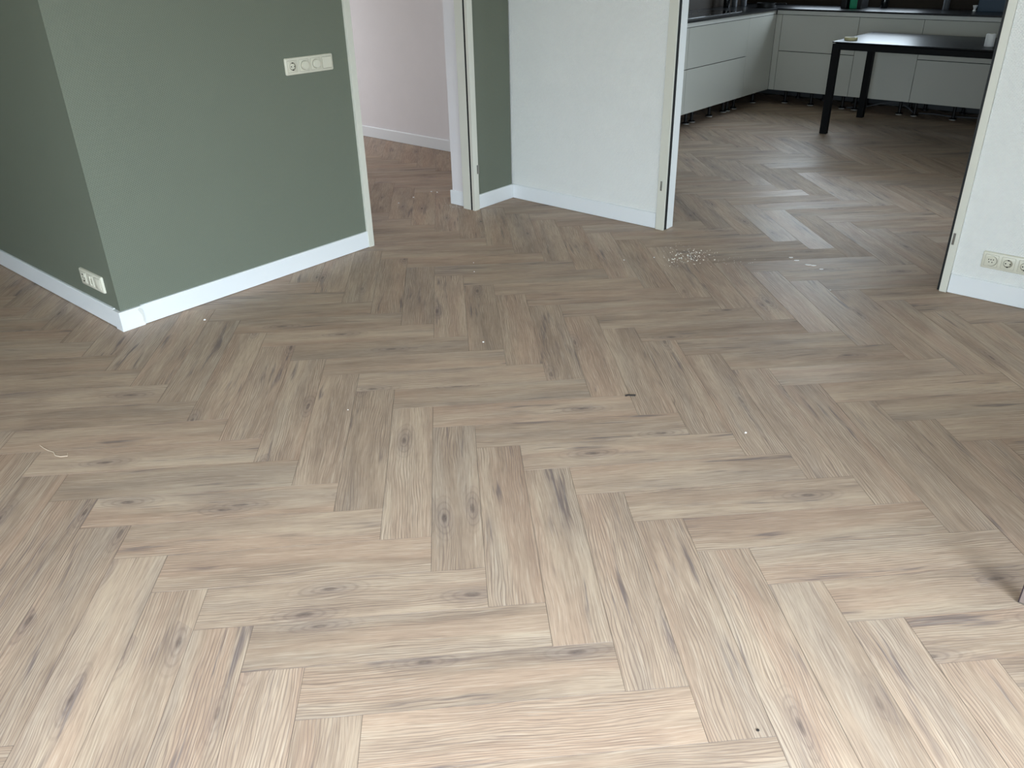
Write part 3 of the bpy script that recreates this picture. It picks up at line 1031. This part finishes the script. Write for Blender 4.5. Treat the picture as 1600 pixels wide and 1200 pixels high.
MB().lathe([(.0, 0), (.034, 0), (.036, .003), (.036, .092), (.034, .095), (.014, .095), (.014, .06), (0, .06)], 28).build('paper', M['white_matt'], rl, True)
MB().lathe([(.0145, .05), (.0145, .097), (.012, .097), (.012, .05)], 20).build('core', M['cream'], rl, True)

# ------------------------------------------------------------------ metal furniture foot at the right edge
ft = tag(empty('side_table', (3.552, -2.139, 0)), 'brown grey metal leg standing on the floor, cut by right photo edge', 'furniture')
for lx, ly in ((0, 0), (0.50, 0), (0, 0.50), (0.50, 0.50)):
    lg = box(lx, lx + 0.05, ly, ly + 0.012, 0.004, 0.44, 0.001).build('leg', M['tool'], ft)
    box(lx - 0.0015, lx + 0.0015, ly - 0.0012, ly + 0.0132, 0.004, 0.44).build('edge_strip', M['tool_edge'], lg)
    box(lx, lx + 0.05, ly - 0.001, ly + 0.013, 0.0, 0.004).build('foot', M['steel'], lg)
box(0, 0.55, 0, 0.512, 0.44, 0.46, 0.003).build('top', M['tool'], ft)

# ------------------------------------------------------------------ crumbs, chips, dirt and a thread on the floor
cr = random.Random(5)
mb = MB()
for i in range(120):
    a = cr.random()
    cxx, cyy = 1.56 + cr.gauss(0, .055), -0.345 + cr.gauss(0, .075)
    mb.blob((cxx, cyy, 0), cr.choice([.0016, .0022, .0028, .0042]), .7, .4, cr)
for i in range(70):
    t_ = cr.random()
    mb.blob((1.42 + .42 * t_ + cr.gauss(0, .05), -0.24 + cr.gauss(0, .05), 0), cr.choice([.0012, .0016, .002]), .6, .4, cr)
tag(mb.build('plaster_crumbs', M['crumb']), 'scattered heap of pale plaster crumbs on floor left in the kitchen doorway', 'crumbs', None, 'stuff')
mb = MB()
for i in range(60):
    mb.blob((-0.17 + cr.gauss(0, .06), -0.40 + cr.gauss(0, .025), 0), cr.choice([.001, .0014, .0018]), .5, .4, cr)
tag(mb.build('plaster_dust', M['crumb']), 'thin line of plaster dust at the foot of the hall door frame', 'dust', None, 'stuff')

chips = [(2.016, 0.010, .013, 'leftmost of the five white paint chips in kitchen doorway'),
         (2.059, -0.015, .017, 'second white paint chip from left in kitchen doorway row'),
         (2.136, -0.042, .021, 'largest white paint chip, middle of the doorway row'),
         (2.163, -0.036, .015, 'fourth white paint chip from left, touching the middle pair'),
         (2.216, -0.066, .013, 'rightmost white paint chip in the kitchen doorway row')]
for x, y, r, lab in chips:
    n = 7
    a0 = cr.random()
    pts = []
    for k_ in range(n):
        a = a0 + 2 * PI * k_ / n
        rr = r * cr.uniform(.7, 1.1)
        px, py = rr * math.cos(a), rr * .55 * math.sin(a)
        pts.append((x + px * .8 - py * .6, y + px * .6 + py * .8))
    tag(MB().prism(pts, 0.0003, 0.0028, 'Z').build('paint_chip', M['chip']), lab, 'paint chip', 'white paint chips in the kitchen doorway')

crumbs = [(0.182, -2.484, .006, 'single white crumb on floor right of the projecting green corner'),
          (2.625, -1.817, .005, 'single white crumb on floor right of the dark twig'),
          (1.377, -2.599, .003, 'tiny pale crumb on the floor in left middle of the photo'),
          (-0.569, -0.24, .006, 'left of two white crumbs lying in the hall doorway'),
          (-0.523, -0.227, .006, 'right of two white crumbs lying in the hall doorway'),
          (-0.54, -0.583, .006, 'pale flake on hall floor, nearest the left jamb'),
          (-0.563, -0.422, .006, 'pale flake on hall floor below the two white crumbs'),
          (1.306, -0.59, .005, 'white crumb on floor in front of the white wall'),
          (1.416, -0.453, .005, 'white crumb on floor left of the plaster heap'),
          (0.668, -1.131, .0035, 'upper of two tiny crumbs on floor before hall doorway'),
          (0.765, -1.23, .0035, 'lower of two tiny crumbs on floor before hall doorway'),
          (1.387, -1.845, .004, 'tiny pale sliver on floor in the middle of the room'),
          (2.364, -0.327, .004, 'small white crumb on floor below the row of paint chips')]
for x, y, r, lab in crumbs:
    tag(MB().blob((x, y, 0), r, .6, .3, cr).build('crumb', M['chip']), lab, 'crumb', 'loose crumbs on the floor')
tw = MB().tube([(2.143, -1.860, .003), (2.150, -1.850, .004), (2.160, -1.843, .004), (2.172, -1.832, .003)], .0032, 6)
tag(tw.build('twig', M['dirt'], None, True), 'small dark twig lying on the floor in middle of the room', 'twig')
tag(MB().blob((3.19, -2.93, 0), .004, .4, .3, cr).build('dirt_speck', M['dirt']), 'small dark speck on the bright floor at lower right', 'speck')
th = MB().tube([(0.703, -3.442, .0012), (0.735, -3.441, .0012), (0.761, -3.438, .0012), (0.790, -3.430, .0012), (0.815, -3.436, .0012), (0.839, -3.427, .0012),
                (0.852, -3.410, .0012), (0.835, -3.402, .0012)], .0011, 6)
tag(th.build('thread', M['thread'], None, True), 'short curled pale thread on the floor at left', 'thread')
